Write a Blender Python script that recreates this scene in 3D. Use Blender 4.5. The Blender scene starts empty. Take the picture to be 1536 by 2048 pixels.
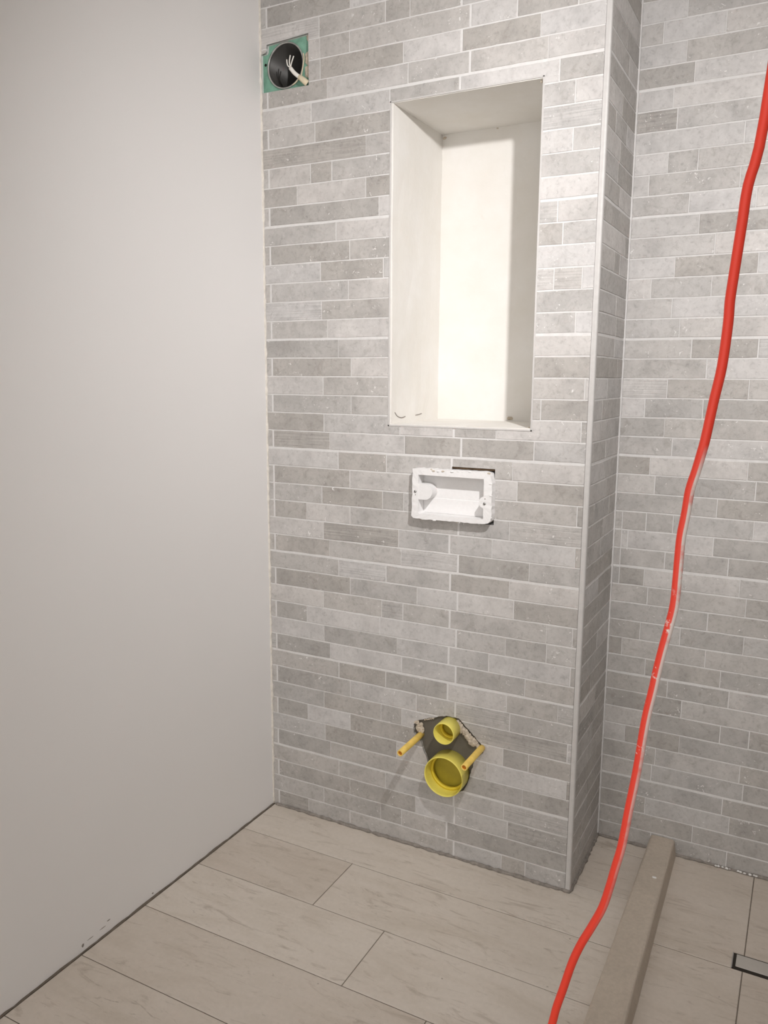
import bpy, bmesh, math, random
from mathutils import Vector, Matrix

random.seed(7)
S = bpy.context.scene
COL = S.collection

# ------------------------------------------------------------------ camera
FPX = 1612.743                      # focal length in pixels of the 1536 x 2048 frame
CAM = Vector((1.37291, -1.88308, 1.30069))
YAW, PITCH, ROLL = -0.485798, -0.166282, 0.006092
fw = Vector((math.sin(YAW) * math.cos(PITCH), math.cos(YAW) * math.cos(PITCH), math.sin(PITCH)))
rt = Vector((math.cos(YAW), -math.sin(YAW), 0))
up = rt.cross(fw)
rt2 = rt * math.cos(ROLL) + up * math.sin(ROLL)
up2 = -rt * math.sin(ROLL) + up * math.cos(ROLL)
cam_d = bpy.data.cameras.new('camera')
cam = bpy.data.objects.new('camera', cam_d)
COL.objects.link(cam)
cam.matrix_world = Matrix(((rt2.x, up2.x, -fw.x, CAM.x), (rt2.y, up2.y, -fw.y, CAM.y),
                           (rt2.z, up2.z, -fw.z, CAM.z), (0, 0, 0, 1)))
cam_d.sensor_fit = 'VERTICAL'
cam_d.sensor_height = 24.0
cam_d.lens = 24.0 * FPX / 2048.0
cam_d.clip_start = 0.02
S.camera = cam

# ------------------------------------------------------------------ light
wd = bpy.data.worlds.new('world'); S.world = wd; wd.use_nodes = True
bg = wd.node_tree.nodes['Background']
bg.inputs['Color'].default_value = (1.0, 0.96, 0.92, 1)
bg.inputs['Strength'].default_value = 1.38  # added even ambient fill, enters where the rear wall is left out

lamp_d = bpy.data.lights.new('work_lamp', 'AREA')      # small LED flood lamp hung above the camera
lamp_d.shape = 'DISK'; lamp_d.size = 0.05
lamp_d.energy = 7.9
lamp_d.spread = math.radians(103)
lamp_d.color = (1.0, 0.975, 0.965)
lamp = bpy.data.objects.new('work_lamp', lamp_d)
lamp.location = (1.37, -1.04, 2.09)
COL.objects.link(lamp)
lamp.rotation_euler = Vector((-0.63, 1.04, -0.65)).to_track_quat('-Z', 'Y').to_euler()

vs = S.view_settings
vs.view_transform = 'Standard'; vs.look = 'None'; vs.gamma = 1.0
vs.use_curve_mapping = False
vs.exposure = 0.08

# ------------------------------------------------------------------ helpers
def obj(name, me, m=None, parent=None, **props):
    o = bpy.data.objects.new(name, me)
    COL.objects.link(o)
    if m is not None and me is not None:
        me.materials.append(m)
    if parent is not None:
        o.parent = parent
    for k, v in props.items():
        o[k] = v
    return o

def mesh(name, verts, faces, smooth=False):
    me = bpy.data.meshes.new(name)
    me.from_pydata([tuple(v) for v in verts], [], faces)
    me.update()
    if smooth:
        for f in me.polygons: f.use_smooth = True
    return me

def bm_mesh(name, bm, smooth=False):
    bmesh.ops.recalc_face_normals(bm, faces=bm.faces)
    me = bpy.data.meshes.new(name); bm.to_mesh(me); bm.free()
    if smooth:
        for f in me.polygons: f.use_smooth = True
    return me

def box_bm(x0, x1, y0, y1, z0, z1, bev=0.0, seg=2):
    bm = bmesh.new()
    vs_ = [bm.verts.new((x, y, z)) for x in (x0, x1) for y in (y0, y1) for z in (z0, z1)]
    for q in ((0, 1, 3, 2), (4, 6, 7, 5), (0, 4, 5, 1), (2, 3, 7, 6), (0, 2, 6, 4), (1, 5, 7, 3)):
        bm.faces.new([vs_[i] for i in q])
    bmesh.ops.recalc_face_normals(bm, faces=bm.faces)
    if bev:
        bmesh.ops.bevel(bm, geom=bm.edges[:], offset=bev, segments=seg, profile=0.6, affect='EDGES')
    return bm

def prism(name, pts, y0, y1):
    """closed prism over a polygon given as (x, z) points, from y0 to y1"""
    n = len(pts)
    v = [(x, y0, z) for x, z in pts] + [(x, y1, z) for x, z in pts]
    f = [tuple(range(n)), tuple(range(2 * n - 1, n - 1, -1))]
    f += [(i, n + i, n + (i + 1) % n, (i + 1) % n) for i in range(n)]
    bm = bmesh.new()
    bv = [bm.verts.new(p) for p in v]
    for q in f: bm.faces.new([bv[i] for i in q])
    return bm_mesh(name, bm)

def lathe(name, prof, axis_o, n=40, smooth=True, closed=False):
    """prof: list of (radius, y); turned about the y axis through axis_o = (x, z)"""
    cx, cz = axis_o
    v, f = [], []
    for r, y in prof:
        for i in range(n):
            a = 2 * math.pi * i / n
            v.append((cx + r * math.cos(a), y, cz + r * math.sin(a)))
    m = len(prof)
    for j in range(m if closed else m - 1):
        for i in range(n):
            a, b = j * n + i, j * n + (i + 1) % n
            c, d = ((j + 1) % m) * n + (i + 1) % n, ((j + 1) % m) * n + i
            f.append((a, b, c, d))
    bm = bmesh.new()
    bv = [bm.verts.new(p) for p in v]
    for q in f: bm.faces.new([bv[i] for i in q])
    return bm_mesh(name, bm, smooth)

def spline(pts, sub=6):
    P = [Vector(p) for p in pts]
    out = []
    for i in range(len(P) - 1):
        p0 = P[i - 1] if i else P[0] * 2 - P[1]
        p1, p2 = P[i], P[i + 1]
        p3 = P[i + 2] if i + 2 < len(P) else P[-1] * 2 - P[-2]
        for k in range(sub):
            t = k / sub
            out.append(0.5 * ((2 * p1) + (-p0 + p2) * t + (2 * p0 - 5 * p1 + 4 * p2 - p3) * t * t + (-p0 + 3 * p1 - 3 * p2 + p3) * t ** 3))
    out.append(P[-1])
    return out

def tube(name, pts, rad, n=14, cap=True):
    """tube along pts; rad is a number or a function of the index fraction"""
    v, f = [], []
    N = len(pts)
    ref = Vector((0, 1, 0.13)).normalized()
    for j, p in enumerate(pts):
        d = (pts[min(j + 1, N - 1)] - pts[max(j - 1, 0)]).normalized()
        a = ref.cross(d)
        if a.length < 0.05: a = Vector((1, 0, 0)).cross(d)
        a.normalize(); b = d.cross(a)
        r = rad(j / (N - 1)) if callable(rad) else rad
        for i in range(n):
            t = 2 * math.pi * i / n
            v.append(p + a * (r * math.cos(t)) + b * (r * math.sin(t)))
    for j in range(N - 1):
        for i in range(n):
            f.append((j * n + i, j * n + (i + 1) % n, (j + 1) * n + (i + 1) % n, (j + 1) * n + i))
    if cap:
        f.append(tuple(range(n - 1, -1, -1))); f.append(tuple(range((N - 1) * n, N * n)))
    bm = bmesh.new()
    bv = [bm.verts.new(p) for p in v]
    for q in f: bm.faces.new([bv[i] for i in q])
    return bm_mesh(name, bm, True)

def cut(o, cutters):
    """subtract closed prisms from the mesh of o and bake the result"""
    for c in cutters:
        md = o.modifiers.new('cut', 'BOOLEAN'); md.operation = 'DIFFERENCE'; md.object = c; md.solver = 'EXACT'
    bpy.context.view_layer.update()
    dg = bpy.context.evaluated_depsgraph_get()
    me = bpy.data.meshes.new_from_object(o.evaluated_get(dg))
    o.modifiers.clear()
    old = o.data
    o.data = me
    me.name = old.name
    bpy.data.meshes.remove(old)

# ------------------------------------------------------------------ materials
class NT:
    def __init__(self, name, rough=0.6, spec=0.4):
        self.m = bpy.data.materials.new(name); self.m.use_nodes = True
        self.t = self.m.node_tree; self.n = self.t.nodes
        self.b = self.n['Principled BSDF']
        self.b.inputs['Roughness'].default_value = rough
        self.b.inputs['Specular IOR Level'].default_value = spec
    def new(self, kind, **kw):
        nd = self.n.new(kind)
        for k, v in kw.items(): setattr(nd, k, v)
        return nd
    def link(self, a, b): self.t.links.new(a, b)
    def pos(self, scale=(1, 1, 1), obj_space=False):
        src = self.new('ShaderNodeTexCoord').outputs['Object'] if obj_space else self.new('ShaderNodeNewGeometry').outputs['Position']
        mp = self.new('ShaderNodeMapping'); mp.inputs['Scale'].default_value = scale
        self.link(src, mp.inputs['Vector']); return mp.outputs['Vector']
    def noise(self, vec, scale, detail=4, rough=0.55, dist=0.0):
        nz = self.new('ShaderNodeTexNoise')
        nz.inputs['Scale'].default_value = scale; nz.inputs['Detail'].default_value = detail
        nz.inputs['Roughness'].default_value = rough; nz.inputs['Distortion'].default_value = dist
        self.link(vec, nz.inputs['Vector']); return nz.outputs['Fac']
    def ramp(self, fac, stops):
        r = self.new('ShaderNodeValToRGB')
        e = r.color_ramp.elements
        while len(e) < len(stops): e.new(0.5)
        for el, (p, c) in zip(e, stops):
            el.position = p; el.color = (c, c, c, 1) if isinstance(c, (int, float)) else (*c, 1)
        self.link(fac, r.inputs['Fac']); return r.outputs['Color']
    def mix(self, fac, a, b, mode='MIX'):
        mx = self.new('ShaderNodeMix', data_type='RGBA', blend_type=mode)
        for i, v in ((0, fac), (6, a), (7, b)):
            s = mx.inputs[i]
            if hasattr(v, 'is_output'): self.link(v, s)
            elif isinstance(v, (int, float)): s.default_value = v if i == 0 else (v, v, v, 1)
            else: s.default_value = (*v, 1)
        return mx.outputs[2]
    def math(self, op, a, b=0.0):
        md = self.new('ShaderNodeMath', operation=op)
        for s, v in ((md.inputs[0], a), (md.inputs[1], b)):
            if hasattr(v, 'is_output'): self.link(v, s)
            else: s.default_value = v
        return md.outputs[0]
    def bump(self, h, strength=0.3, dist=0.002):
        bp = self.new('ShaderNodeBump'); bp.inputs['Strength'].default_value = strength; bp.inputs['Distance'].default_value = dist
        self.link(h, bp.inputs['Height']); self.link(bp.outputs['Normal'], self.b.inputs['Normal'])
    def color(self, c):
        if hasattr(c, 'is_output'): self.link(c, self.b.inputs['Base Color'])
        else: self.b.inputs['Base Color'].default_value = (*c, 1)

def simple(name, c, rough=0.6, spec=0.4, var=0.0, scale=40, bump=0.0, metal=0.0):
    k = NT(name, rough, spec)
    k.b.inputs['Metallic'].default_value = metal
    v = k.pos()
    if var:
        n = k.noise(v, scale, 5)
        k.color(k.ramp(n, [(0.3, tuple(x * (1 - var) for x in c)), (0.7, tuple(min(1, x * (1 + var)) for x in c))]))
        if bump: k.bump(n, bump)
    else:
        k.color(c)
    return k.m

def mat_brick():
    k = NT('grey_cement_tile', 0.5, 0.35)
    at = k.new('ShaderNodeAttribute', attribute_type='OBJECT', attribute_name='tone')
    wa = k.new('ShaderNodeAttribute', attribute_type='OBJECT', attribute_name='warm')
    cb = k.new('ShaderNodeAttribute', attribute_type='OBJECT', attribute_name='combed')
    base = k.ramp(at.outputs['Fac'], [(0.0, (0.40, 0.386, 0.370)), (0.5, (0.475, 0.464, 0.455)), (1.0, (0.56, 0.549, 0.545))])
    base = k.mix(wa.outputs['Fac'], base, (1.03, 0.985, 0.93), 'MULTIPLY')
    oi = k.new('ShaderNodeObjectInfo')
    ofs = k.math('MULTIPLY', oi.outputs['Random'], 37.0)
    g = k.new('ShaderNodeNewGeometry')
    ad = k.new('ShaderNodeVectorMath', operation='ADD')
    k.link(g.outputs['Position'], ad.inputs[0]); k.link(ofs, ad.inputs[1])
    v = ad.outputs[0]
    big = k.noise(v, 13, 3, 0.6, 0.5)
    fine = k.noise(v, 95, 6, 0.72, 0.4)
    c = k.mix(0.8, base, k.ramp(big, [(0.28, 0.80), (0.5, 1.0), (0.75, 1.14)]), 'MULTIPLY')
    c = k.mix(0.85, c, k.ramp(fine, [(0.30, 0.72), (0.45, 0.99), (0.7, 1.09)]), 'MULTIPLY')
    # coarser weathering, stronger on the dark pieces
    blot = k.noise(v, 34, 6, 0.75, 0.9)
    amt = k.math('SUBTRACT', 0.62, k.math('MULTIPLY', at.outputs['Fac'], 0.52))
    c = k.mix(k.math('MULTIPLY', k.ramp(blot, [(0.53, 0.0), (0.66, 1.0)]), amt), c, (0.29, 0.268, 0.243))
    # combed relief on a few pieces
    mp = k.new('ShaderNodeMapping'); mp.inputs['Scale'].default_value = (5, 5, 190)
    k.link(v, mp.inputs['Vector'])
    comb = k.noise(mp.outputs['Vector'], 1.6, 2)
    c = k.mix(k.math('MULTIPLY', cb.outputs['Fac'], 0.7), c, k.ramp(comb, [(0.35, 0.80), (0.6, 1.06)]), 'MULTIPLY')
    # specks and scratches of dried grout left on the face
    sv = k.new('ShaderNodeTexNoise'); sv.inputs['Scale'].default_value = 115; sv.inputs['Detail'].default_value = 3; sv.inputs['Distortion'].default_value = 1.2
    k.link(v, sv.inputs['Vector'])
    area = k.noise(v, 9, 2)
    sp = k.math('MULTIPLY', k.ramp(sv.outputs['Fac'], [(0.665, 0.0), (0.70, 1.0)]), k.ramp(area, [(0.46, 0.0), (0.58, 1.0)]))
    c = k.mix(k.math('MULTIPLY', sp, 0.85), c, (0.78, 0.765, 0.75))
    k.color(c)
    h = k.math('ADD', k.math('MULTIPLY', fine, 0.6), k.math('MULTIPLY', blot, 0.5))
    h = k.math('ADD', h, k.math('MULTIPLY', k.math('MULTIPLY', comb, cb.outputs['Fac']), 0.8))
    k.bump(h, 0.4, 0.0025)
    k.link(k.ramp(fine, [(0.35, 0.62), (0.65, 0.42)]), k.b.inputs['Roughness'])
    return k.m

def mat_grout():
    k = NT('pale_grout', 0.85, 0.2)
    v = k.pos()
    n = k.noise(v, 60, 5); b = k.noise(v, 5, 3)
    c = k.mix(0.6, (0.70, 0.688, 0.678), k.ramp(n, [(0.3, 0.88), (0.7, 1.05)]), 'MULTIPLY')
    k.color(k.mix(0.5, c, k.ramp(b, [(0.3, 0.9), (0.7, 1.05)]), 'MULTIPLY'))
    k.bump(n, 0.4, 0.002)
    return k.m

def mat_paint():
    k = NT('white_wall_paint', 0.62, 0.25)
    v = k.pos()
    n = k.noise(v, 220, 3); b = k.noise(v, 1.6, 3)
    k.color(k.mix(0.4, (0.80, 0.785, 0.775), k.ramp(b, [(0.3, 0.96), (0.7, 1.02)]), 'MULTIPLY'))
    k.bump(n, 0.12, 0.001)
    return k.m

def mat_plaster():
    k = NT('cream_plaster', 0.8, 0.2)
    v = k.pos()
    n = k.noise(v, 9, 5, 0.6); f = k.noise(v, 45, 5, 0.6)
    c = k.ramp(n, [(0.3, (0.75, 0.725, 0.68)), (0.55, (0.775, 0.755, 0.72)), (0.75, (0.80, 0.785, 0.76))])
    st = k.noise(v, 26, 4, 0.7, 0.6)
    c = k.mix(k.math('MULTIPLY', k.ramp(st, [(0.68, 0.0), (0.78, 1.0)]), 0.15), c, (0.52, 0.46, 0.38))
    k.color(c); k.bump(k.math('ADD', n, k.math('MULTIPLY', f, 0.4)), 0.35, 0.004)
    return k.m

def mat_plank():
    k = NT('pale_wood_look_floor_tile', 0.55, 0.35)
    at = k.new('ShaderNodeAttribute', attribute_type='OBJECT', attribute_name='tone')
    oi = k.new('ShaderNodeObjectInfo')
    ofs = k.math('MULTIPLY', oi.outputs['Random'], 23.0)
    g = k.new('ShaderNodeNewGeometry')
    ad = k.new('ShaderNodeVectorMath', operation='ADD')
    k.link(g.outputs['Position'], ad.inputs[0]); k.link(ofs, ad.inputs[1])
    mp = k.new('ShaderNodeMapping'); mp.inputs['Scale'].default_value = (2.2, 9, 2)
    k.link(ad.outputs[0], mp.inputs['Vector']); v = mp.outputs['Vector']
    grain = k.noise(v, 1.6, 6, 0.6, 0.8)
    streak = k.noise(v, 3.2, 5, 0.7, 1.6)
    fine = k.noise(ad.outputs[0], 90, 4)
    base = k.ramp(at.outputs['Fac'], [(0.0, (0.57, 0.50, 0.43)), (1.0, (0.69, 0.63, 0.56))])
    c = k.mix(0.8, base, k.ramp(grain, [(0.25, (0.86, 0.84, 0.81)), (0.5, (1, 1, 1)), (0.75, (1.06, 1.07, 1.09))]), 'MULTIPLY')
    c = k.mix(k.math('MULTIPLY', k.ramp(streak, [(0.56, 0.0), (0.72, 1.0)]), 0.6), c, (0.33, 0.27, 0.215))
    stain = k.math('MULTIPLY', k.ramp(k.noise(v, 5.5, 6, 0.75, 2.0), [(0.60, 0.0), (0.68, 1.0)]), k.ramp(k.noise(ad.outputs[0], 3.5, 2), [(0.5, 0.0), (0.62, 1.0)]))
    c = k.mix(k.math('MULTIPLY', stain, 0.55), c, (0.24, 0.195, 0.15))
    spk = k.ramp(k.noise(ad.outputs[0], 60, 1), [(0.80, 0.0), (0.83, 1.0)])
    c = k.mix(k.math('MULTIPLY', spk, 0.6), c, (0.2, 0.16, 0.13))
    c = k.mix(0.5, c, k.ramp(fine, [(0.3, 0.92), (0.7, 1.04)]), 'MULTIPLY')
    k.color(c); k.bump(fine, 0.15, 0.001)
    return k.m

def mat_curb():
    k = NT('beige_curb_stone', 0.75, 0.25)
    v = k.pos(); n = k.noise(v, 120, 4); b = k.noise(v, 12, 4)
    c = k.mix(0.6, (0.53, 0.46, 0.385), k.ramp(n, [(0.3, 0.85), (0.7, 1.08)]), 'MULTIPLY')
    c = k.mix(0.5, c, k.ramp(b, [(0.3, 0.88), (0.7, 1.06)]), 'MULTIPLY')
    k.color(c); k.bump(n, 0.25, 0.0015)
    return k.m

def mat_hose():
    k = NT('red_hose_rubber', 0.42, 0.45)
    g = k.new('ShaderNodeNewGeometry')
    pos = g.outputs['Position']
    sx = k.new('ShaderNodeSeparateXYZ'); k.link(pos, sx.inputs[0])
    sn = k.new('ShaderNodeVectorMath', operation='DOT_PRODUCT'); k.link(g.outputs['Normal'], sn.inputs[0]); sn.inputs[1].default_value = (0.996, 0.087, 0)
    mr = k.new('ShaderNodeMapRange'); mr.inputs['From Min'].default_value = 0.0; mr.inputs['From Max'].default_value = 2.5
    k.link(sx.outputs['Z'], mr.inputs['Value'])
    # dried plaster dust along one side of the middle stretch
    span = k.ramp(mr.outputs[0], [(0.24, 0.0), (0.36, 0.8), (0.44, 1.0), (0.478, 1.0), (0.492, 0.0)])
    side = k.ramp(sn.outputs['Value'], [(0.12, 0.0), (0.38, 1.0)])
    n = k.noise(pos, 55, 4, 0.6); n2 = k.noise(pos, 42, 5, 0.7)
    dust = k.math('MULTIPLY', k.math('MULTIPLY', span, side), k.ramp(n, [(0.30, 0.4), (0.5, 1.0)]))
    chip = k.math('MULTIPLY', k.ramp(n2, [(0.60, 0.0), (0.66, 1.0)]), k.ramp(mr.outputs[0], [(0.30, 0.0), (0.33, 1.0), (0.41, 1.0), (0.43, 0.0)]))
    c = k.mix(k.math('MINIMUM', k.math('ADD', dust, chip), 0.92), (0.84, 0.052, 0.025), (0.85, 0.81, 0.77))
    k.color(c); k.bump(n, 0.1, 0.0008)
    return k.m

M = dict(brick=mat_brick(), grout=mat_grout(), paint=mat_paint(), plaster=mat_plaster(), plank=mat_plank(), curb=mat_curb(), hose=mat_hose(),
    trim=simple('pale_grey_profile', (0.55, 0.535, 0.52), 0.45, 0.4, 0.05, 60),
    bead=simple('cream_plaster_bead', (0.72, 0.68, 0.62), 0.85, 0.2, 0.12, 70, 0.5),
    dirt=simple('dark_grey_grout', (0.27, 0.245, 0.22), 0.9, 0.2, 0.25, 80, 0.5),
    subfloor=simple('dark_subfloor', (0.16, 0.135, 0.11), 0.9, 0.2, 0.2, 60),
    board=simple('grey_backing_board', (0.135, 0.122, 0.098), 0.7, 0.3, 0.10, 30, 0.1),
    wood=simple('brown_batten', (0.13, 0.085, 0.05), 0.85, 0.2, 0.35, 90, 0.3),
    black=simple('black_void', (0.018, 0.016, 0.014), 0.9, 0.1),
    yellow=simple('yellow_plastic', (0.86, 0.76, 0.16), 0.38, 0.45, 0.05, 30),
    yellow_in=simple('yellow_plastic_cap', (0.74, 0.58, 0.05), 0.42, 0.4, 0.05, 30),
    olive=simple('olive_yellow_cap', (0.40, 0.33, 0.035), 0.4, 0.4, 0.1, 30),
    orange=simple('amber_sleeve_plastic', (0.88, 0.62, 0.15), 0.42, 0.4, 0.14, 45),
    amber=simple('orange_sleeve_bore', (0.80, 0.38, 0.05), 0.5, 0.4),
    foam=simple('white_foam', (0.80, 0.79, 0.785), 0.75, 0.2, 0.02, 120, 0.15),
    steel=simple('zinc_steel', (0.52, 0.52, 0.51), 0.32, 0.5, metal=1.0),
    mortar=simple('crumbly_mortar', (0.55, 0.48, 0.39), 0.95, 0.1, 0.25, 150, 0.8),
    green=simple('green_plasterboard', (0.20, 0.38, 0.29), 0.8, 0.2, 0.15, 60, 0.2),
    duct=simple('dark_zinc_duct', (0.045, 0.043, 0.04), 0.45, 0.5, 0.25, 12, metal=0.3),
    rim=simple('worn_zinc_rim', (0.42, 0.42, 0.40), 0.5, 0.5, 0.3, 60, metal=0.5),
    white_pvc=simple('white_cable_sheath', (0.78, 0.76, 0.71), 0.5, 0.4, 0.06, 60),
    cream_tape=simple('cream_cable_tape', (0.66, 0.58, 0.42), 0.7, 0.3, 0.15, 60),
    drain_tile=simple('grey_drain_insert', (0.50, 0.47, 0.43), 0.5, 0.35, 0.06, 20),
    drain_slot=simple('black_drain_channel', (0.03, 0.024, 0.018), 0.6, 0.3),
    silicone=simple('dried_white_smear', (0.80, 0.79, 0.77), 0.25, 0.5),
    joint=simple('thin_floor_grout', (0.20, 0.17, 0.14), 0.9, 0.2, 0.15, 90),
    rear=simple('matt_grey_wall', (0.48, 0.465, 0.45), 0.7, 0.2, 0.05, 8),
    ceil=simple('white_ceiling_paint', (0.82, 0.81, 0.80), 0.7, 0.2))

# ------------------------------------------------------------------ room shell
W, D, H = 0.9221, 0.3015, 2.50     # width and depth of the tiled pre-wall, room height
XR, YB = 2.20, -2.70               # the shower's far end, rear edge left unwalled to let the world fill in
ROWH = 0.05
NX0, NX1, NZ0, NZ1 = 0.392, 0.776, 1.176, 1.966    # niche
GROUT = 0.0010                     # grout lies this far behind the tile faces

ceiling = obj('ceiling', bm_mesh('ceiling', box_bm(-0.1, XR, YB, D + 0.1, H, H + 0.08)), M['ceil'], kind='structure', label='plain white painted ceiling above the bathroom')
obj('wall_shower_end', bm_mesh('wall_shower_end', box_bm(XR, XR + 0.1, YB, D + 0.1, -0.03, H)), M['rear'], kind='structure', label='plain grey wall at the far end of the shower')
wall_left = obj('wall_left', bm_mesh('wall_left', box_bm(-0.12, 0.0, YB, D + 0.1, -0.03, H)), M['paint'], kind='structure', label='smooth white painted wall on the left')

# openings cut through the tiled pre-wall, as (x, z) outlines
HOLE = [(0.4744, 0.3612), (0.4849, 0.3743), (0.5257, 0.3907), (0.5714, 0.4061), (0.6075, 0.4054), (0.6394, 0.3771), (0.6665, 0.3514),
        (0.6799, 0.3424), (0.6782, 0.3245), (0.6548, 0.2968), (0.6370, 0.2309), (0.6255, 0.2039), (0.6079, 0.195), (0.5828, 0.190),
        (0.5508, 0.1976), (0.5310, 0.2378), (0.521, 0.2555), (0.494, 0.32), (0.4748, 0.3362)]
VENT = [(-0.05, 2.044), (0.151, 2.042), (0.151, 2.166), (0.020, 2.160), (0.019, 2.146), (0.0155, 2.1405), (0.006, 2.139), (-0.05, 2.142)]
PLATE = [(0.467, 0.936), (0.689, 0.936), (0.689, 1.0765), (0.573, 1.0765), (0.571, 1.069), (0.467, 1.067)]
NICHE = [(NX0, NZ0), (NX1, NZ0), (NX1, NZ1), (NX0, NZ1)]
def rough_outline(pts, amp, step):
    out = []
    for i, (x, z) in enumerate(pts):
        x2, z2 = pts[(i + 1) % len(pts)]
        L = math.hypot(x2 - x, z2 - z); n = max(1, int(L / step))
        for k in range(n):
            t = k / n
            j = amp if k else amp * 0.3
            out.append((x + (x2 - x) * t + random.uniform(-j, j), z + (z2 - z) * t + random.uniform(-j, j)))
    return out
HOLE_R = rough_outline(HOLE, 0.0012, 0.006)
cutters = {}
for nm, pts, y1 in (('hole', HOLE_R, 0.02), ('vent', VENT, 0.20), ('plate', PLATE, 0.055), ('niche', NICHE, 0.40)):
    cutters[nm] = obj('cutter_' + nm, prism('c', pts, -0.08, y1))

# backing slab of the pre-wall (its face is the grout that shows in the joints)
wall_back = obj('wall_back', bm_mesh('wall_back', box_bm(0.0, W - 0.0125, GROUT, D, 0.0, H)), M['grout'], kind='structure',
                label='grey brick-look tiled pre-wall with the niche and the toilet connections')
cut(wall_back, list(cutters.values()))
wall_return = obj('wall_return', bm_mesh('wall_return', box_bm(W - 0.0122, W - GROUT, 0.0025, D, 0.0, H)), M['grout'], kind='structure',
                  label='narrow tiled return of the pre-wall facing the shower')
wall_right = obj('wall_right', bm_mesh('wall_right', box_bm(W - 0.002, XR, D + GROUT, D + 0.10, -0.03, H)), M['grout'], kind='structure',
                 label='grey brick-look tiled shower wall set back on the right')
obj('wall_behind', bm_mesh('wall_behind', box_bm(-0.0, W - 0.0025, D + 0.001, D + 0.10, -0.03, H)), M['plaster'], kind='structure', label='plastered wall behind the pre-wall')

# ---- one tile piece: a thin slab with chipped, slightly wavy long edges and a small bevel
def brick_mesh(x0, x1, z0, z1, jit=0.0006):
    n = max(2, min(6, int((x1 - x0) / 0.03)))
    lo = [(x0 + (x1 - x0) * i / n, z0 + random.uniform(-jit, jit)) for i in range(n + 1)]
    hi = [(x1 - (x1 - x0) * i / n, z1 + random.uniform(-jit, jit)) for i in range(n + 1)]
    ring = lo + hi
    cx, cz = (x0 + x1) / 2, (z0 + z1) / 2
    b = 0.0009
    ins = []
    for x, z in ring:
        xx = x + (b if x < x0 + 1e-6 else -b if x > x1 - 1e-6 else 0)
        ins.append((xx, z + (b if z < cz else -b)))
    m = len(ring)
    lift = random.uniform(-0.0002, 0.0003)
    v = [(x, lift, z) for x, z in ins] + [(x, 0.0006, z) for x, z in ring] + [(x, 0.006, z) for x, z in ring]
    f = []
    for i in range(n):                       # front face as quads between the two long edges
        f.append((i, i + 1, m - 2 - i, m - 1 - i))
    for r in range(2):
        for i in range(m):
            j = (i + 1) % m
            f.append((r * m + j, r * m + i, (r + 1) * m + i, (r + 1) * m + j))
    for i in range(n):
        f.append((2 * m + i + 1, 2 * m + i, 2 * m + m - 1 - i, 2 * m + m - 2 - i))
    bm = bmesh.new()
    bv = [bm.verts.new(p) for p in v]
    for q in f: bm.faces.new([bv[i] for i in q])
    return bm_mesh('tile_brick', bm)

TONE = {'D': 0.12, 'M': 0.48, 'L': 0.88}
def zspan(row):
    """a wide joint runs every sixth row, where two tile sheets meet"""
    z0, z1 = row * ROWH, (row + 1) * ROWH
    g0 = 0.0033 if row % 6 == 4 else 0.0016
    g1 = 0.0033 if row % 6 == 3 else 0.0016
    return z0 + g0, z1 - g1

def lay(parent, table, x0, x1, place, cutmap=None, wide=()):
    for row, s in enumerate(table):
        tk = s.split()
        xs = [x0] + [int(a) / 1000 for a in tk[1::2]] + [x1]
        z0, z1 = zspan(row)
        if z1 > H: continue
        for i, tone in enumerate(tk[0::2]):
            a, b = xs[i], xs[i + 1]
            thin = random.choice((0.0007, 0.0011, 0.0014))
            ga = 0.0005 if i == 0 else (0.0028 if any(abs(a - w) < 0.012 for w in wide) else thin)
            gb = 0.0005 if i == len(xs) - 2 else (0.0028 if any(abs(b - w) < 0.012 for w in wide) else thin)
            a += ga; b -= gb
            if b - a < 0.004: continue
            me = brick_mesh(a, b, z0, z1)
            o = obj('tile_brick', me, M['brick'], parent, tone=max(0.0, min(1.0, TONE[tone] + random.uniform(-0.13, 0.13))),
                    warm=random.uniform(0.1, 0.5), combed=1.0 if (random.random() < 0.07 or (abs(a - 0.774) < 0.09 and row in (30, 32) and b < 0.89)) else 0.0)
            if cutmap:
                hit = [c for c, (u0, u1, w0, w1) in cutmap.items() if b > u0 and a < u1 and z1 > w0 and z0 < w1]
                if hit:
                    cut(o, [cutters[h] for h in hit])
                    if len(o.data.polygons) == 0 or max(o.dimensions) < 0.004:
                        bpy.data.objects.remove(o); continue
            if place is not None: o.matrix_world = place

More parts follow.
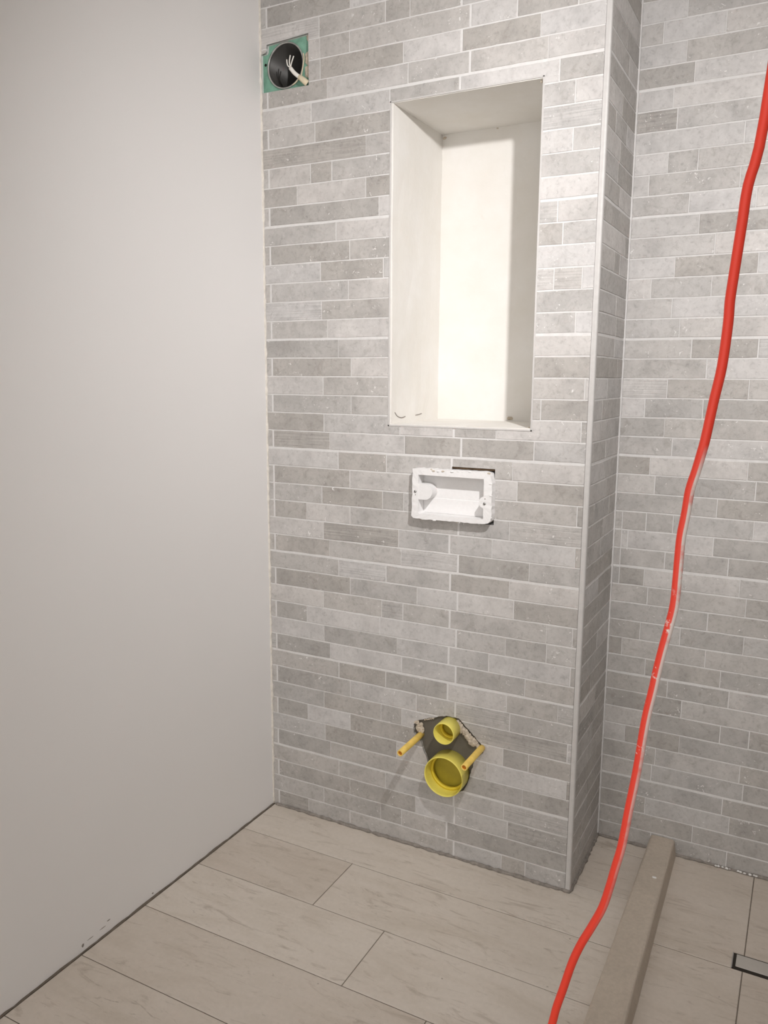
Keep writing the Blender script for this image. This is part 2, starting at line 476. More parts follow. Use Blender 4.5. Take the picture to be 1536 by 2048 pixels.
FRONT=[
  'M 21 D 128 M 272 M 600 M 737 D 803 M',
  'M 183 D 373 D 440 M 578 D',
  'M 21 D 272 D 483 L 600 M 751 D',
  'M 235 M 389 M 597 M 739 M',
  'M 21 D 207 M 586 D 788 D',
  'M 188 D 423 L 690 L 901 D',
  'M 21 D 129 L 273 D 584 L 733 D 801 D',
  'M 185 D 373 D 437 L 582 D 900 L',
  'M 21 D 273 L 482 M 596 M 748 D',
  'M 236 D 387 D 573 L 738 M 871 M',
  'M 21 D 207 L 436 M 595 D 785 M',
  'L 187 D 421 M 574 M 686 L 898 D',
  'M 21 D 129 L 368 L 594 M 730 D 836 M',
  'L 186 M 373 M 438 M 575 M 834 M 899 D',
  'M 21 D 273 M 480 L 596 L 748 D',
  'M 236 L 386 M 574 D 735 L',
  'M 21 D 207 M 431 L 595 D 785 M',
  'L 187 D 423 M 570 M 687 L 896 D',
  'M 21 D 131 L 273 M 594 M 731 M',
  'M 21 M 183 D 374 D 437 M 570 M 897 D',
  'M 21 D 273 L 569 L 747 D',
  'L 236 D 385 M 572 M 734 L',
  'M 21 D 209 L 438 D 597 D 786 M',
  'D 191 M 424 L 576 D 688 L 898 D',
  'M 21 D 277 M 564 M 799 D',
  'L 189 M 563 M 901 L',
  'M 21 D 277 L 562 D',
  'D 238 M 561 L',
  'M 21 M 204 L 560 M 873 L',
  'L 186 D 559 D',
  'M 21 M 269 L 558 L 818 M 884 L',
  'L 183 D 373 M 557 L',
  'M 21 D 273 M 556 D 835 M',
  'M 232 L 555 M 821 L',
  'M 21 D 359 L 554 L',
  'D 111 L 321 D 553 M',
  'M 21 L 154 D 220 M 552 L 849 M',
  'D 321 M 551 L 627 M',
  'M 21 M 169 D 389 M 626 M 850 L',
  'L 158 M 388 D 574 L 813 D',
  'M 21 D 207 L 437 M 598 M 785 L',
  'M 186 D 424 L 576 D 766 L',
  'M 21 L 186 M 273 M 597 L 710 D 849 L',
  'L 184 M 374 D 441 M 574 M 667 L',
  'M 21 D 275 L 492 M 617 D',
]
RIGHT=[
  'D 1068 D 1265 D',
  'D 1175 D',
  'D 1048 M 1264 D',
  'D 1018 M 1244 D',
  'M 1059 M 1291 D',
  'D 1066 M 1280 D',
  'M 982 D 1126 D',
  'M 1047 D 1225 M 1295 D',
  'D 1125 M',
  'D 1086 D 1239 M',
  'M 1025 D 1215 D',
  'D 960 M 1175 M',
  'D 1006 M 1109 D 1264 M',
  'D 1174 D',
  'M 1020 M 1262 D',
  'M 943 D 1008 L 1244 M',
  'M 943 M 1058 M 1213 D',
  'M 943 L 960 L 1174 D',
  'M 943 M 1005 M 1073 M 1265 L',
  'M 1176 D',
  'L 1021 D 1262 D',
  'D 1006 L 1241 D',
  'M 1058 L',
  'D 1036 M',
  'L 984 D 1126 D',
  'L 1037 D 1228 M',
  'M 1128 L',
  'M 1089 D 1242 M',
  'M 1057 L',
  'M 1036 L',
  'L 982 M 1126 M',
  'L 1036 D 1227 L',
  'M 1127 L',
  'M 1087 D',
  'M 1061 L 1211 L',
  'L 962 M 1173 M',
  'L 1005 M 1075 M',
  'L 1175 L',
  'D 1021 M',
  'L 1009 L',
  'D 1055 L',
  'L 1033 M',
  'M 977 L 1118 L',
  'L 1030 M',
]


BOX = lambda p: (min(a for a, _ in p), max(a for a, _ in p), min(b for _, b in p), max(b for _, b in p))
cutmap = {'hole': BOX(HOLE), 'vent': BOX(VENT), 'plate': BOX(PLATE), 'niche': BOX(NICHE)}
EXTRA = ['D 275 L 560 M 700 L', 'L 190 M 372 D 574 M', 'M 21 D 209 L 437 D 597 L', 'M 236 L 386 M 574 D 735 L', 'M 21 D 273 M 480 L 596 M']
lay(wall_back, FRONT + EXTRA, 0.003, W - 0.0115, None, cutmap, wide=(0.575, 0.596, 0.021))
# the set-back shower wall; rows run on beyond the edge of the picture
cyc = ['L 1480 M 1700', 'D 1530 L 1655', 'M 1420 D 1610', 'L 1560 M 1740', 'D 1445 M 1600', 'M 1500 L 1690']
RT = []
for r, s in enumerate(RIGHT + RIGHT[2:7]):
    ext = cyc[r % 6].split()
    RT.append(s + ' ' + ' '.join([ext[1], ext[0], ext[3], ext[2]]))
lay(wall_right, RT, W + 0.003, XR - 0.002, Matrix.Translation((0, D, 0)))
# return of the pre-wall, facing the shower
SIDE = ['D', 'M 95 M', 'M 200 D', 'M 150 D', 'M 135 D', 'D', 'M 170 M', 'M 165 D', 'D 180 M', 'L 180 D', 'D 120 D', 'M 150 M', 'D 165 L', 'M 195 M', 'M 150 D', 'L 150 D',
        'D 210 D', 'M 150 M', 'D 165 L', 'M 75 M 225 M', 'L 180 M', 'L 165 M', 'M 155 L', 'L 150 M', 'M 95 M', 'L 140 M', 'D 240 D', 'M 195 L', 'M 200 M', 'M 186 M', 'D',
        'M 145 D 205 L', 'L 255 D', 'D', 'D 165 L', 'M 135 D', 'L 150 D', 'D 90 M 210 L', 'L 150 D', 'D', 'M 195 L', 'M 165 D', 'L', 'M 120 D', 'M 165 M', 'L 140 M', 'D 190 M', 'M 150 L', 'L 100 M', 'M']
place = Matrix(((0, -1, 0, W), (1, 0, 0, 0), (0, 0, 1, 0), (0, 0, 0, 1)))
lay(wall_return, SIDE, 0.0115, D - 0.003, place)

# edge profiles and beads
def strip_profile(name, pts2d, z0, z1, m, **kw):
    """vertical extrusion of an (x, y) outline"""
    n = len(pts2d)
    v = [(x, y, z0) for x, y in pts2d] + [(x, y, z1) for x, y in pts2d]
    bm = bmesh.new(); bv = [bm.verts.new(p) for p in v]
    bm.faces.new(bv[:n]); bm.faces.new(bv[n:])
    for i in range(n): bm.faces.new([bv[i], bv[(i + 1) % n], bv[n + (i + 1) % n], bv[n + i]])
    return obj(name, bm_mesh(name, bm), m, **kw)
arc = [(W - 0.0035 + 0.0045 * math.cos(a), 0.0035 - 0.0045 * math.sin(a)) for a in [math.pi / 2 * i / 6 for i in range(7)]]
strip_profile('trim_1', [(W - 0.011, 0.0025), (W - 0.011, -0.0009)] + arc[::-1] + [(W + 0.0009, 0.011), (W - 0.0025, 0.011), (W - 0.0025, 0.0025)],
              0.001, H - 0.001, M['trim'], kind='structure', label='pale grey corner profile on the outer edge of the pre-wall')

def bead(name, p0, p1, rad, m, wob=0.35, step=0.012, **kw):
    p0, p1 = Vector(p0), Vector(p1); n = max(2, int((p1 - p0).length / step))
    pts = [p0.lerp(p1, i / n) + Vector((random.uniform(-1, 1), random.uniform(-1, 1), random.uniform(-1, 1))) * rad * wob * 0.5 for i in range(n + 1)]
    rr = [rad * random.uniform(1 - wob, 1 + wob) for _ in range(n + 1)]
    return obj(name, tube(name, pts, lambda t: rr[min(n, int(round(t * n)))], 6), m, **kw)
bead('trim_2', (0.0, 0.0, 0.0), (0.0, 0.0, H - 0.005), 0.0042, M['bead'], 0.4, kind='structure', label='rough cream filler bead in the corner beside the white wall')
bead('trim_3', (W, D, 0.0), (W, D, H - 0.005), 0.0035, M['grout'], 0.25, kind='structure', label='pale grout line in the inner shower corner')
bead('trim_4', (0.01, -0.001, 0.0025), (W + 0.001, -0.001, 0.0025), 0.0052, M['dirt'], 0.45, kind='structure', label='dirty grey joint along the foot of the pre-wall')
bead('trim_5', (W + 0.001, 0.0, 0.0025), (W + 0.001, D, 0.0025), 0.005, M['dirt'], 0.45, kind='structure', label='dirty grey joint along the foot of the side return')
bead('trim_6', (W, D, 0.0025), (1.9, D, 0.0025), 0.005, M['dirt'], 0.45, kind='structure', label='dirty grey joint along the foot of the shower wall')

# ---- niche lining
t = 0.006
e = 0.0015
for nm, bb in (('niche_back', (NX0, NX1, D - 0.004, D + 0.003, NZ0, NZ1)), ('niche_side', (NX0 - 0.001, NX0 + t, e, D - 0.004, NZ0, NZ1)),
               ('niche_side', (NX1 - t * 0.3, NX1 + 0.001, e, D - 0.004, NZ0, NZ1)), ('niche_top', (NX0 + t, NX1, e, D - 0.004, NZ1 - t * 0.4, NZ1 + 0.001)),
               ('niche_sill', (NX0 + t, NX1, e, D - 0.004, NZ0 - 0.001, NZ0 + t * 0.6))):
    bm = box_bm(*bb)
    bmesh.ops.subdivide_edges(bm, edges=bm.edges[:], cuts=9, use_grid_fill=True)
    for v in bm.verts:
        if nm != 'niche_back' or v.co.y < D: v.co += Vector((random.uniform(-1, 1), random.uniform(-1, 1) * 0.6, random.uniform(-1, 1))) * 0.0006
    obj(nm, bm_mesh(nm, bm), M['plaster'], wall_back)
# thin profile around the niche opening
q = 0.0032
for nm, bb in (('niche_edge_profile', (NX0 - q, NX0 + 0.001, -0.0012, 0.02, NZ0 - q, NZ1 + q)), ('niche_edge_profile', (NX1 - 0.001, NX1 + q, -0.0012, 0.02, NZ0 - q, NZ1 + q)),
               ('niche_edge_profile', (NX0 - q, NX1 + q, -0.0012, 0.02, NZ0 - q, NZ0 + 0.001)), ('niche_edge_profile', (NX0 - q, NX1 + q, -0.0012, 0.02, NZ1 - 0.001, NZ1 + q * 0.8))):
    obj(nm, bm_mesh(nm, box_bm(*bb, bev=0.0006, seg=1)), M['trim'], wall_back)
# fine cracks and a crumb line at the foot of the niche's left side
for pts in ([(0.3985, 0.020, 1.208), (0.3985, 0.034, 1.198), (0.3985, 0.058, 1.1925), (0.3985, 0.082, 1.195)], [(0.3985, 0.145, 1.196), (0.3985, 0.165, 1.197), (0.3985, 0.185, 1.199)]):
    obj('plaster_crack', tube('plaster_crack', spline(pts, 3), 0.0011, 5), M['dirt'], wall_back)
def lump(name, c, r, m, parent, seed, sub=2, **kw):
    rnd = random.Random(seed)
    bm = bmesh.new(); bmesh.ops.create_icosphere(bm, subdivisions=sub, radius=1.0)
    for v in bm.verts:
        k = rnd.uniform(0.72, 1.15)
        v.co = Vector((c[0] + v.co.x * r[0] * k, c[1] + v.co.y * r[1] * k, c[2] + v.co.z * r[2] * k))
    return obj(name, bm_mesh(name, bm), m, parent, **kw)
for i, (x, y, z, r) in enumerate(((0.405, D - 0.004, 1.955, 0.006), (0.712, D - 0.004, 1.945, 0.007), (0.77, 0.012, 1.960, 0.005), (0.56, D - 0.003, 1.961, 0.004), (0.62, D - 0.004, 1.187, 0.009), (0.70, D - 0.02, 1.181, 0.004), (0.765, 0.02, 1.181, 0.003))):
    lump('plaster_crumb', (x, y, z), (r, r * 0.5, r * 0.6), M['mortar'], wall_back, i)

# ------------------------------------------------------------------ floor
floor = obj('floor', bm_mesh('floor', box_bm(0.0, XR, YB, D, -0.03, -0.0016)), M['joint'], kind='structure', label='pale beige wood-look plank tile floor')
CURB0, CURB1 = 1.0685, 1.1385
def plank(x0, x1, y0, y1, tone, m='plank', name='floor_plank'):
    g = 0.0011
    bm = box_bm(x0 + g, x1 - g, y0 + g, y1 - g, -0.010, random.uniform(-0.0002, 0.0002))
    top = [ed for ed in bm.edges if all(v.co.z > -0.005 for v in ed.verts)]
    bmesh.ops.bevel(bm, geom=top, offset=0.0008, segments=1, affect='EDGES')
    return obj(name, bm_mesh(name, bm), M[m], floor, tone=tone)
XC = 1.10
rowsy = [D - 0.001, 0.245, 0.045, -0.155, -0.352, -0.551, -0.750, -0.950, -1.15, -1.35, -1.55, -1.75, -1.95, -2.15, -2.35, -2.55, -2.699]
joints = [[], [], [], [0.370], [0.5725], [0.775], [0.975], [0.18], [0.38], [0.58], [0.78], [0.3], [0.5], [0.7], [0.2], [0.4]]
tones = [[0.5], [0.35], [0.8], [0.35, 0.75], [0.85, 0.75], [0.45, 0.6], [0.4, 0.5], [0.5, 0.3], [0.4, 0.6], [0.6, 0.4], [0.5, 0.5], [0.5, 0.7], [0.4, 0.6], [0.6, 0.5], [0.5, 0.4], [0.6, 0.6]]
for i in range(len(rowsy) - 1):
    xs = [0.004 if rowsy[i] <= 0.05 else W] + joints[i] + [XC]
    if i == 2:
        # this plank is notched around the foot of the pre-wall
        o = plank(xs[0], xs[-1], rowsy[i + 1], rowsy[i], tones[i][0])
        continue
    for j in range(len(xs) - 1):
        plank(xs[j], xs[j + 1], rowsy[i + 1], rowsy[i], tones[i][j])
# shower tray tiles
DX0, DX1, DY0, DY1 = 1.313, 1.95, -0.086, -0.035
for x0, x1, y0, y1, tn in ((XC, 1.336, -0.091, D - 0.001, 0.35), (1.336, XR - 0.001, -0.091, D - 0.001, 0.25), (XC, 1.336, -0.70, -0.091, 0.3), (1.336, XR - 0.001, -0.70, -0.091, 0.2), (XC, 1.336, -1.31, -0.70, 0.3), (1.336, XR - 0.001, -1.31, -0.70, 0.2), (XC, 1.336, -1.92, -1.31, 0.3), (1.336, XR - 0.001, -1.92, -1.31, 0.2), (XC, 1.336, -2.699, -1.92, 0.3), (1.336, XR - 0.001, -2.699, -1.92, 0.2)):
    o = plank(x0, x1, y0, y1, tn, name='shower_tile')
    if abs(y0 + 0.091) < 1e-6:
        c = obj('c', bm_mesh('c', box_bm(DX0, DX1 + 0.1, DY0 - 0.02, DY1, -0.05, 0.05)))
        # leave a thin rim of tile in front of the channel
        cut(o, [c]); bpy.data.objects.remove(c)
drain = obj('linear_drain', None, label='linear shower drain with a pale tile insert and dark slot', category='drain')
drain.location = (DX0, DY0, -0.0016)
def local(o, par):
    o.parent = par; o.location = -par.location
    return o
local(obj('drain_channel', bm_mesh('d', box_bm(DX0, DX1, -0.0905, DY1, -0.0014, -0.0006)), M['drain_slot']), drain)
local(obj('drain_rim', bm_mesh('d', box_bm(DX0 - 0.0008, DX0 + 0.0012, -0.0905, DY1, -0.0014, 0.0014)), M['steel']), drain)
local(obj('drain_insert', bm_mesh('d', box_bm(DX0 + 0.0075, DX1 - 0.007, DY0 + 0.0045, DY1 - 0.004, -0.0006, 0.0012, 0.0008, 1)), M['drain_tile']), drain)

# curb between the room floor and the shower
bm = bmesh.new()
ny = 30
def curb_sec(y):
    t_ = (D - 0.0005 - y) / 1.8
    x0, x1 = CURB0 + 0.004 * t_, CURB1 - 0.006 + 0.030 * t_
    h, r = 0.045, 0.0075
    pts = [(x0, 0.0005)]
    for k in range(5):
        a = math.pi - math.pi / 2 * k / 4; pts.append((x0 + r + r * math.cos(a), h - r + r * math.sin(a)))
    for k in range(5):
        a = math.pi / 2 - math.pi / 2 * k / 4; pts.append((x1 - r + r * math.cos(a), h - r + r * math.sin(a)))
    pts.append((x1 + 0.006, 0.0005))
    return [(x + random.uniform(-1, 1) * 0.0005, y, z + (random.uniform(-1, 1) * 0.0004 if z > 0.01 else 0)) for x, z in pts]
rings = [[bm.verts.new(p) for p in curb_sec(D - 0.0005 - 1.8 * i / ny)] for i in range(ny + 1)]
for a, b in zip(rings, rings[1:]):
    for i in range(len(a)):
        j = (i + 1) % len(a); bm.faces.new([a[i], a[j], b[j], b[i]])
bm.faces.new(rings[0]); bm.faces.new(rings[-1])
curb = obj('shower_curb', bm_mesh('shower_curb', bm, False), M['curb'], label='low beige shower curb running from the tiled wall towards the viewer', category='curb')
lump('plaster_spot', (1.112, 0.10, 0.0452), (0.006, 0.004, 0.0012), M['silicone'], curb, 5)
# glossy drips of sealant along the foot of the shower wall
rnd = random.Random(3)
for i in range(12):
    x = rnd.uniform(1.24, 1.36); r = rnd.uniform(0.0015, 0.0035)
    lump('sealant_drip', (x, D - 0.006 + rnd.uniform(-0.002, 0.001), 0.006), (r * 1.6, r, r), M['silicone'], wall_right, 40 + i, 1)

# chipped paint and dirt at the foot of the white wall
for i, (y, z, ly, lz) in enumerate(((-0.664, 0.030, 0.006, 0.002), (-0.682, 0.022, 0.012, 0.0012), (-0.742, 0.017, 0.004, 0.005), (-0.72, 0.020, 0.012, 0.001), (-0.52, 0.012, 0.004, 0.002))):
    lump('paint_chip', (0.0, y, z), (0.0008, ly, lz), M['dirt'], wall_left, 60 + i, 1)
bead('trim_7', (0.0015, 0.0, 0.0), (0.0015, -1.75, 0.0), 0.0032, M['subfloor'], 0.5, 0.02, kind='structure', label='dark open gap between floor tiles and the white wall')

# ------------------------------------------------------------------ vent opening
# recessed green board and the duct behind it
VCX, VCZ, VR = 0.0730, 2.1045, 0.0560
vent = obj('ventilation_duct', None, label='round dark ventilation duct in a green board near the ceiling', category='duct')
vent.location = (VCX, 0.02, VCZ)
bm = bmesh.new()
outer = [(-0.002, 2.035), (0.156, 2.035), (0.156, 2.172), (-0.002, 2.172)]
ov = [bm.verts.new((x, 0.012, z)) for x, z in outer]
cv = [bm.verts.new((VCX + (VR + 0.001) * math.cos(2 * math.pi * i / 48), 0.012, VCZ + (VR + 0.001) * math.sin(2 * math.pi * i / 48))) for i in range(48)]
es = [bm.edges.new((ov[i], ov[(i + 1) % 4])) for i in range(4)] + [bm.edges.new((cv[i], cv[(i + 1) % 48])) for i in range(48)]
bmesh.ops.triangle_fill(bm, use_beauty=True, use_dissolve=False, edges=es)
for f in bm.faces[:]:
    c = f.calc_center_median()
    if math.hypot(c.x - VCX, c.z - VCZ) < VR * 0.9: bm.faces.remove(f)
ret = bmesh.ops.extrude_face_region(bm, geom=bm.faces[:])
for v in [g for g in ret['geom'] if isinstance(g, bmesh.types.BMVert)]: v.co.y += 0.012
local(obj('green_board', bm_mesh('green_board', bm), M['green']), vent)
local(obj('duct_tube', lathe('duct_tube', [(VR, 0.0095), (VR, 0.19), (0.0005, 0.19), (0.0005, 0.188), (VR - 0.0015, 0.188), (VR - 0.0015, 0.0095)], (VCX, VCZ), 48, True, True), M['duct']), vent)
local(obj('duct_rim', lathe('duct_rim', [(VR + 0.0012, 0.0085), (VR + 0.0012, 0.014), (VR - 0.0022, 0.014), (VR - 0.0022, 0.0085)], (VCX, VCZ), 48, True, True), M['rim']), vent)
local(obj('fixing_hole', lathe('fixing_hole', [(0.0001, 0.0112), (0.0035, 0.0112), (0.0035, 0.0125)], (0.0085, 2.116), 12), M['black']), vent)
lump('mortar_lump', (0.143 - VCX, 0.011 - 0.02, 2.112 - VCZ), (0.010, 0.004, 0.018), M['mortar'], vent, 81)
lump('mortar_lump', (0.143 - VCX, 0.0115 - 0.02, 2.080 - VCZ), (0.010, 0.004, 0.02), M['mortar'], vent, 82)
lump('mortar_lump', (0.145 - VCX, 0.012 - 0.02, 2.162 - VCZ), (0.008, 0.003, 0.012), M['mortar'], vent, 83)
# wall edge strip seen beside the board
cable = obj('electric_cable', None, label='white cable with three bared cores sticking out of the duct opening', category='cable')
cable.location = (0.135, 0.004, 2.048)
cp = spline([(0.146, 0.002, 2.048), (0.139, -0.003, 2.054), (0.121, -0.010, 2.068), (0.108, -0.012, 2.083)], 5)
local(obj('cable_sheath', tube('cable_sheath', cp, 0.0052, 10), M['white_pvc']), cable)
local(obj('tape_wrap', tube('tape_wrap', spline([(0.1495, 0.004, 2.044), (0.140, -0.004, 2.053), (0.131, -0.006, 2.060)], 4), lambda t: 0.0085 - 0.0025 * t, 10), M['cream_tape']), cable)
for pts in ([(0.1085, -0.012, 2.083), (0.101, -0.014, 2.090), (0.0985, -0.014, 2.104)], [(0.1085, -0.012, 2.083), (0.106, -0.013, 2.097), (0.109, -0.013, 2.113)], [(0.1085, -0.012, 2.083), (0.112, -0.012, 2.095), (0.119, -0.012, 2.110)]):
    local(obj('wire_core', tube('wire_core', spline(pts, 5), 0.0016, 8), M['white_pvc']), cable)
local(obj('wire_loop', tube('wire_loop', spline([(0.136, -0.004, 2.060), (0.138, 0.000, 2.082), (0.141, 0.002, 2.104), (0.139, 0.003, 2.118)], 5), 0.0016, 8), M['cream_tape']), cable)
local(obj('wire_loop', tube('wire_loop', spline([(0.128, -0.004, 2.057), (0.116, 0.001, 2.051), (0.104, 0.003, 2.047)], 5), 0.0016, 8), M['cream_tape']), cable)

cable.location += Vector((-0.005, 0, 0.004))

# ------------------------------------------------------------------ flush plate housing
PX0, PX1, PZ0, PZ1 = 0.4705, 0.6865, 0.9385, 1.0680
PY = -0.016
hous = obj('flush_plate_housing', None, label='white foam flush plate housing with two screws set in the tiles', category='flush housing')
hous.location = ((PX0 + PX1) / 2, 0.0, PZ0)
def ring_box(outer, inner, y0, y1, rough):
    """frame: outer and inner outline (same count of points), y0 front, y1 back"""
    n = len(outer)
    bm = bmesh.new()
    def j(a): return random.uniform(-a, a)
    of = [bm.verts.new((x + j(rough), y0 + j(rough * 0.6), z + j(rough))) for x, z in outer]
    ob = [bm.verts.new((x, y1, z)) for x, z in outer]
    inf = [bm.verts.new((x, y0 + j(0.0002), z)) for x, z in inner]
    inb = [bm.verts.new((x, y1, z)) for x, z in inner]
    for i in range(n):
        k = (i + 1) % n
        bm.faces.new([of[i], of[k], inf[k], inf[i]]); bm.faces.new([ob[k], ob[i], inb[i], inb[k]])
        bm.faces.new([of[k], of[i], ob[i], ob[k]]); bm.faces.new([inf[i], inf[k], inb[k], inb[i]])
    return bm
def resample(pts, n):
    P = [Vector((x, 0, z)) for x, z in pts]
    seg = [(P[(i + 1) % len(P)] - P[i]).length for i in range(len(P))]
    T = sum(seg); out = []
    for k in range(n):
        d = T * k / n; i = 0
        while d > seg[i]: d -= seg[i]; i += 1
        q_ = P[i].lerp(P[(i + 1) % len(P)], d / seg[i]); out.append((q_.x, q_.z))
    return out
outer = [(PX0, PZ1 - 0.002), (PX0 - 0.0005, (PZ0 + PZ1) / 2), (PX0 - 0.002, PZ0 + 0.001), (PX0 + 0.02, PZ0 - 0.001), (PX1 - 0.012, PZ0 + 0.001), (PX1 - 0.002, PZ0 + 0.006), (PX1 + 0.001, PZ0 + 0.02), (PX1, PZ1 - 0.02), (PX1 - 0.004, PZ1 - 0.006), (PX1 - 0.014, PZ1 + 0.001), (PX0 + 0.01, PZ1)]
IX0, IX1, IZ0, IZ1 = 0.4870, 0.6660, 0.9500, 1.0520
def arc_pts(cx, cz, r, a0, a1, n): return [(cx + r * math.cos(a0 + (a1 - a0) * i / n), cz + r * math.sin(a0 + (a1 - a0) * i / n)) for i in range(n + 1)]
inner = [(IX0, IZ1), (IX0, IZ0), (IX1, IZ0), (IX1, 0.977)] + arc_pts(IX1 + 0.003, 0.9935, 0.0155, math.pi * 1.5, math.pi * 0.5, 8) + [(IX1, 1.011), (IX1, IZ1)]
inner += []
oR = resample(outer, 72); iR = resample(inner, 72)
# start both loops at the upper left corner, going down
body = ring_box(oR, iR, PY, 0.050, 0.0011)
bmesh.ops.recalc_face_normals(body, faces=body.faces)
local(obj('frame', bm_mesh('frame', body), M['foam']), hous)
local(obj('back_panel', bm_mesh('bp', box_bm(IX0 - 0.004, IX1 + 0.010, 0.020, 0.024, IZ0 - 0.004, IZ1 + 0.004)), M['foam']), hous)
# rounded screw boss on the left side
bl = arc_pts(0.5050, 1.0085, 0.0205, -math.pi / 2, math.pi / 2, 14)
boss = [(0.480, 0.988)] + bl + [(0.480, 1.029)]
b = prism('boss', boss, PY + 0.0015, 0.021)
local(obj('screw_boss', b, M['foam']), hous)
local(obj('screw_boss', prism('boss', arc_pts(0.6690, 0.9935, 0.0150, math.pi / 2, math.pi * 1.5, 14), PY + 0.0012, 0.021), M['foam']), hous)
local(obj('ledge', bm_mesh('ledge', box_bm(IX0, IX1, 0.0190, 0.021, IZ0, IZ0 + 0.040, 0.001, 1)), M['foam']), hous)
for sx, sz in ((0.4790, 1.0083), (0.6690, 0.9910)):
    bm = bmesh.new()
    prof = [(0.0001, PY - 0.0028), (0.0020, PY - 0.0027), (0.0033, PY - 0.0018), (0.0038, PY - 0.0003), (0.0038, PY + 0.002)]
    sc = local(obj('screw', lathe('screw', prof, (sx, sz), 18), M['steel']), hous)
    for a in (0.5, 0.5 + math.pi / 2):
        dx, dz = 0.0024 * math.cos(a), 0.0024 * math.sin(a)
        nx, nz = -math.sin(a) * 0.0004, math.cos(a) * 0.0004
        pr = prism('slot', [(sx - dx - nx, sz - dz - nz), (sx + dx - nx, sz + dz - nz), (sx + dx + nx, sz + dz + nz), (sx - dx + nx, sz - dz + nz)], PY - 0.0031, PY - 0.002)
        s_ = obj('screw_slot', pr, M['black'], sc)
for sx, sz in ((0.4795, 0.9995), (0.6700, 1.0030)):
    local(obj('pilot_hole', lathe('pilot_hole', [(0.0001, PY - 0.0007), (0.0013, PY - 0.0006), (0.0014, PY + 0.001)], (sx, sz), 10), M['dirt']), hous)
# ragged flecks of foam and old glue on the rim
rnd = random.Random(11)
for i in range(26):
    side = rnd.random()
    if side < 0.55: x, z = rnd.uniform(PX0, PX1), PZ1 - rnd.uniform(0.0, 0.004)
    elif side < 0.8: x, z = rnd.uniform(PX0, PX1), PZ0 + rnd.uniform(-0.002, 0.002)
    else: x, z = PX1 - rnd.uniform(0, 0.003), rnd.uniform(PZ0 + 0.01, PZ1 - 0.01)
    s_ = rnd.uniform(0.0015, 0.004)
    lump('rim_fleck', (x - hous.location.x, PY + rnd.uniform(-0.001, 0.003), z - hous.location.z), (s_ * 1.6, s_ * 0.5, s_ * 0.7), M['foam'] if rnd.random() < 0.72 else M['mortar'], hous, 100 + i, 1)
# the housing stands a little proud of the tiles
hous.location += Vector((0.0035, -0.0085, 0.0013))
# brown batten showing in the slit above the housing
obj('batten', bm_mesh('batten', box_bm(0.560, 0.695, 0.004, 0.020, 1.0715, 1.085)), M['wood'], wall_back)

# ------------------------------------------------------------------ toilet connections
obj('backing_board', prism('backing_board', [(x * 1.0, z) for x, z in [(0.455, 0.175), (0.70, 0.175), (0.70, 0.425), (0.455, 0.425)]], 0.0075, 0.018), M['board'], wall_back)
TCX = 0.5845
waste = obj('waste_pipe', None, label='large yellow plastic waste pipe socket at the bottom of the wall opening', category='pipe')
waste.location = (TCX, 0.0, 0.2535)
zc = 0.2535; r = 0.0552
local(obj('pipe_body', lathe('pipe_body', [(r, -0.045), (r + 0.0004, -0.040), (r, 0.0072), (r - 0.002, 0.0072), (r - 0.0032, -0.008), (r - 0.0028, -0.040), (r - 0.0022, -0.045), (r - 0.001, -0.0458)], (TCX, zc), 64, True, True), M['yellow']), waste)
local(obj('inner_ring', lathe('inner_ring', [(r - 0.0030, -0.012), (r - 0.0095, -0.012), (r - 0.0105, -0.010), (r - 0.0105, -0.003), (r - 0.003, -0.003)], (TCX, zc), 64, True, True), M['yellow_in']), waste)
local(obj('end_cap', lathe('end_cap', [(0.0002, 0.004), (r - 0.010, 0.004), (r - 0.003, 0.004), (r - 0.003, 0.0068), (0.0002, 0.0068)], (TCX, zc), 64, False, True), M['olive']), waste)
flush = obj('flush_pipe', None, label='small yellow plastic flush pipe socket at the top of the wall opening', category='pipe')
zf = 0.3755; r = 0.0292
flush.location = (TCX - 0.001, 0.0, zf)
local(obj('pipe_body', lathe('pipe_body', [(r, -0.046), (r + 0.0003, -0.040), (r, 0.0072), (r - 0.002, 0.0072), (r - 0.0024, -0.010), (r - 0.0020, -0.046), (r - 0.001, -0.0466)], (TCX - 0.001, zf), 48, True, True), M['yellow']), flush)
local(obj('inner_ring', lathe('inner_ring', [(r - 0.0022, -0.010), (r - 0.0080, -0.010), (r - 0.0080, 0.003), (r - 0.0022, 0.003)], (TCX - 0.001, zf), 48, True, True), M['yellow_in']), flush)
local(obj('end_cap', lathe('end_cap', [(0.0002, 0.004), (r - 0.003, 0.004), (r - 0.003, 0.0068), (0.0002, 0.0068)], (TCX - 0.001, zf), 48, False, True), M['olive']), flush)
for bx, bz, lab in ((0.4955, 0.3345, 'thin yellow sleeve over the left fixing bolt, farther from the pipes'), (0.6745, 0.3385, 'thin yellow sleeve over the right fixing bolt, crossing the waste pipe')):
    sl = obj('bolt_sleeve', None, label=lab, category='bolt sleeve', group='sleeves on the toilet fixing bolts')
    sl.location = (bx, 0.0, bz)
    R0, R1, ye = 0.0088, 0.0072, -0.124
    local(obj('sleeve_tube', lathe('sleeve_tube', [(R0, 0.0072), (R0, -0.02), (R0 - 0.0003, ye), (R0 - 0.0012, ye - 0.0006), (R1 - 0.0014, ye - 0.0004), (R1 - 0.0014, ye + 0.02), (0.0002, ye + 0.021), (0.0002, 0.0072)], (bx, bz), 24, True, True), M['orange']), sl)
    local(obj('sleeve_bore', lathe('sleeve_bore', [(R1 - 0.0016, ye + 0.002), (R1 - 0.0016, ye + 0.012), (0.0002, ye + 0.012)], (bx, bz), 24), M['amber']), sl)
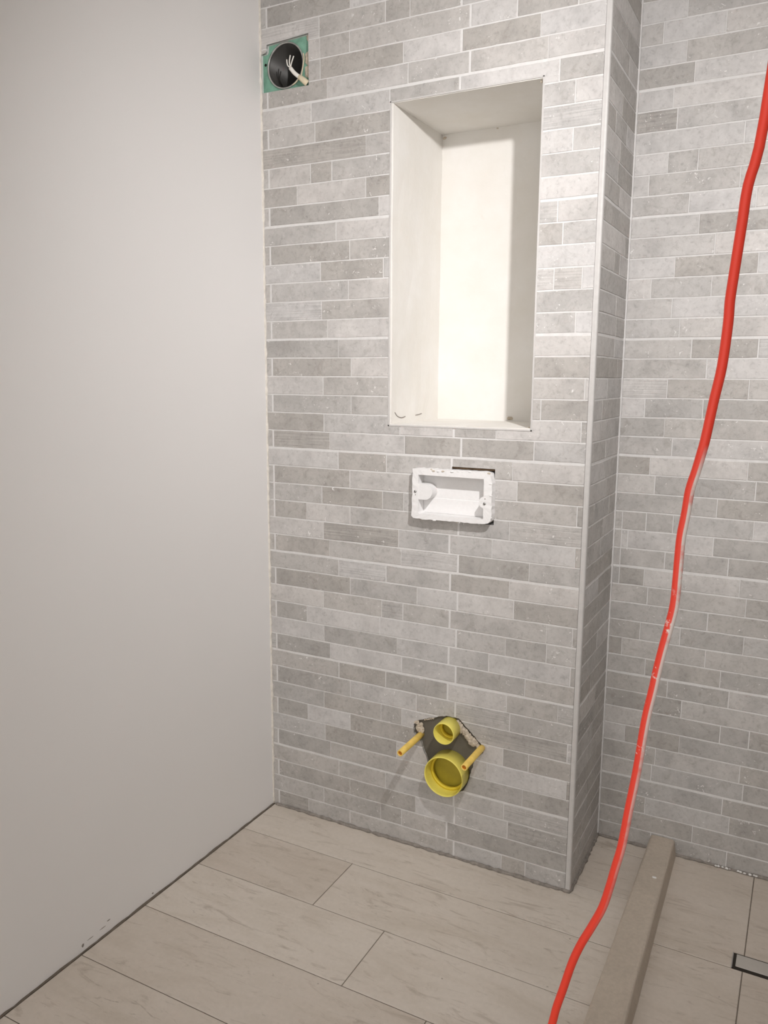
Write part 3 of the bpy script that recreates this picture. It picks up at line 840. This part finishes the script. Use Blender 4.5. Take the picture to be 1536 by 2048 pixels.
# crumbled mortar along the upper edges of the opening
rnd = random.Random(21)
for i in range(13):
    t_ = i / 12
    x, z = 0.6085 + 0.060 * t_, 0.3985 - 0.053 * t_
    r_ = rnd.uniform(0.0065, 0.011) * (1.15 - 0.5 * abs(t_ - 0.5))
    lump('mortar_crumb', (x - r_ * 0.75, 0.003, z - r_ * 0.9), (r_ * rnd.uniform(0.8, 1.3), 0.006, r_ * 1.2), M['mortar'], wall_back, 200 + i)
for i in range(11):
    x, z = 0.477 + rnd.uniform(0.0, 0.024), 0.350 + rnd.uniform(-0.008, 0.020)
    r_ = rnd.uniform(0.005, 0.009)
    lump('mortar_crumb', (x, 0.003, z), (r_, 0.005, r_), M['mortar'], wall_back, 230 + i)
for i in range(5):
    lump('mortar_crumb', (0.507 + 0.006 * i, 0.004, 0.3805 + 0.0022 * i), (0.004, 0.004, 0.003), M['mortar'], wall_back, 240 + i, 1)

# ------------------------------------------------------------------ red hose hanging in front
HY = -0.95
HP = [(1.306, 1.5586), (1.2953, 1.494), (1.2926, 1.4608), (1.2885, 1.4094), (1.2864, 1.3808), (1.2862, 1.3569), (1.2834, 1.3136), (1.278, 1.2782), (1.2724, 1.238), (1.2696, 1.2228), (1.265, 1.2008), (1.2601, 1.1801), (1.2576, 1.1541), (1.2544, 1.1276), (1.2535, 1.1025), (1.2532, 1.0826), (1.2521, 1.0488), (1.2482, 1.0242), (1.2437, 1.0003), (1.2388, 0.9718), (1.2349, 0.9443), (1.2301, 0.9145), (1.2269, 0.8864), (1.2241, 0.8549), (1.2207, 0.8241), (1.216, 0.7879), (1.2105, 0.7404), (1.2047, 0.7109), (1.1989, 0.6811), (1.1916, 0.6499), (1.1794, 0.6186), (1.1672, 0.5896), (1.1573, 0.5594), (1.1477, 0.5191), (1.14, 0.4877), (1.1357, 0.4639)]
pts = [(1.36, HY - 0.02, H - 0.002), (1.345, HY, 2.15), (1.322, HY, 1.80)] + [(x, HY, z) for x, z in HP]
lx, lz = HP[-1]
pts += [(lx - 0.012, HY, lz - 0.06), (lx - 0.035, HY, lz - 0.16), (lx - 0.07, HY, lz - 0.26), (lx - 0.15, HY, 0.045), (lx - 0.27, HY - 0.03, 0.0072), (lx - 0.45, HY - 0.16, 0.0058)]
hose = obj('red_hose', tube('red_hose', spline(pts, 4), 0.0052, 16), M['hose'], label='red hose smeared with pale dust, hanging in front of the shower wall', category='hose')

for c in cutters.values():
    me = c.data; bpy.data.objects.remove(c); bpy.data.meshes.remove(me)
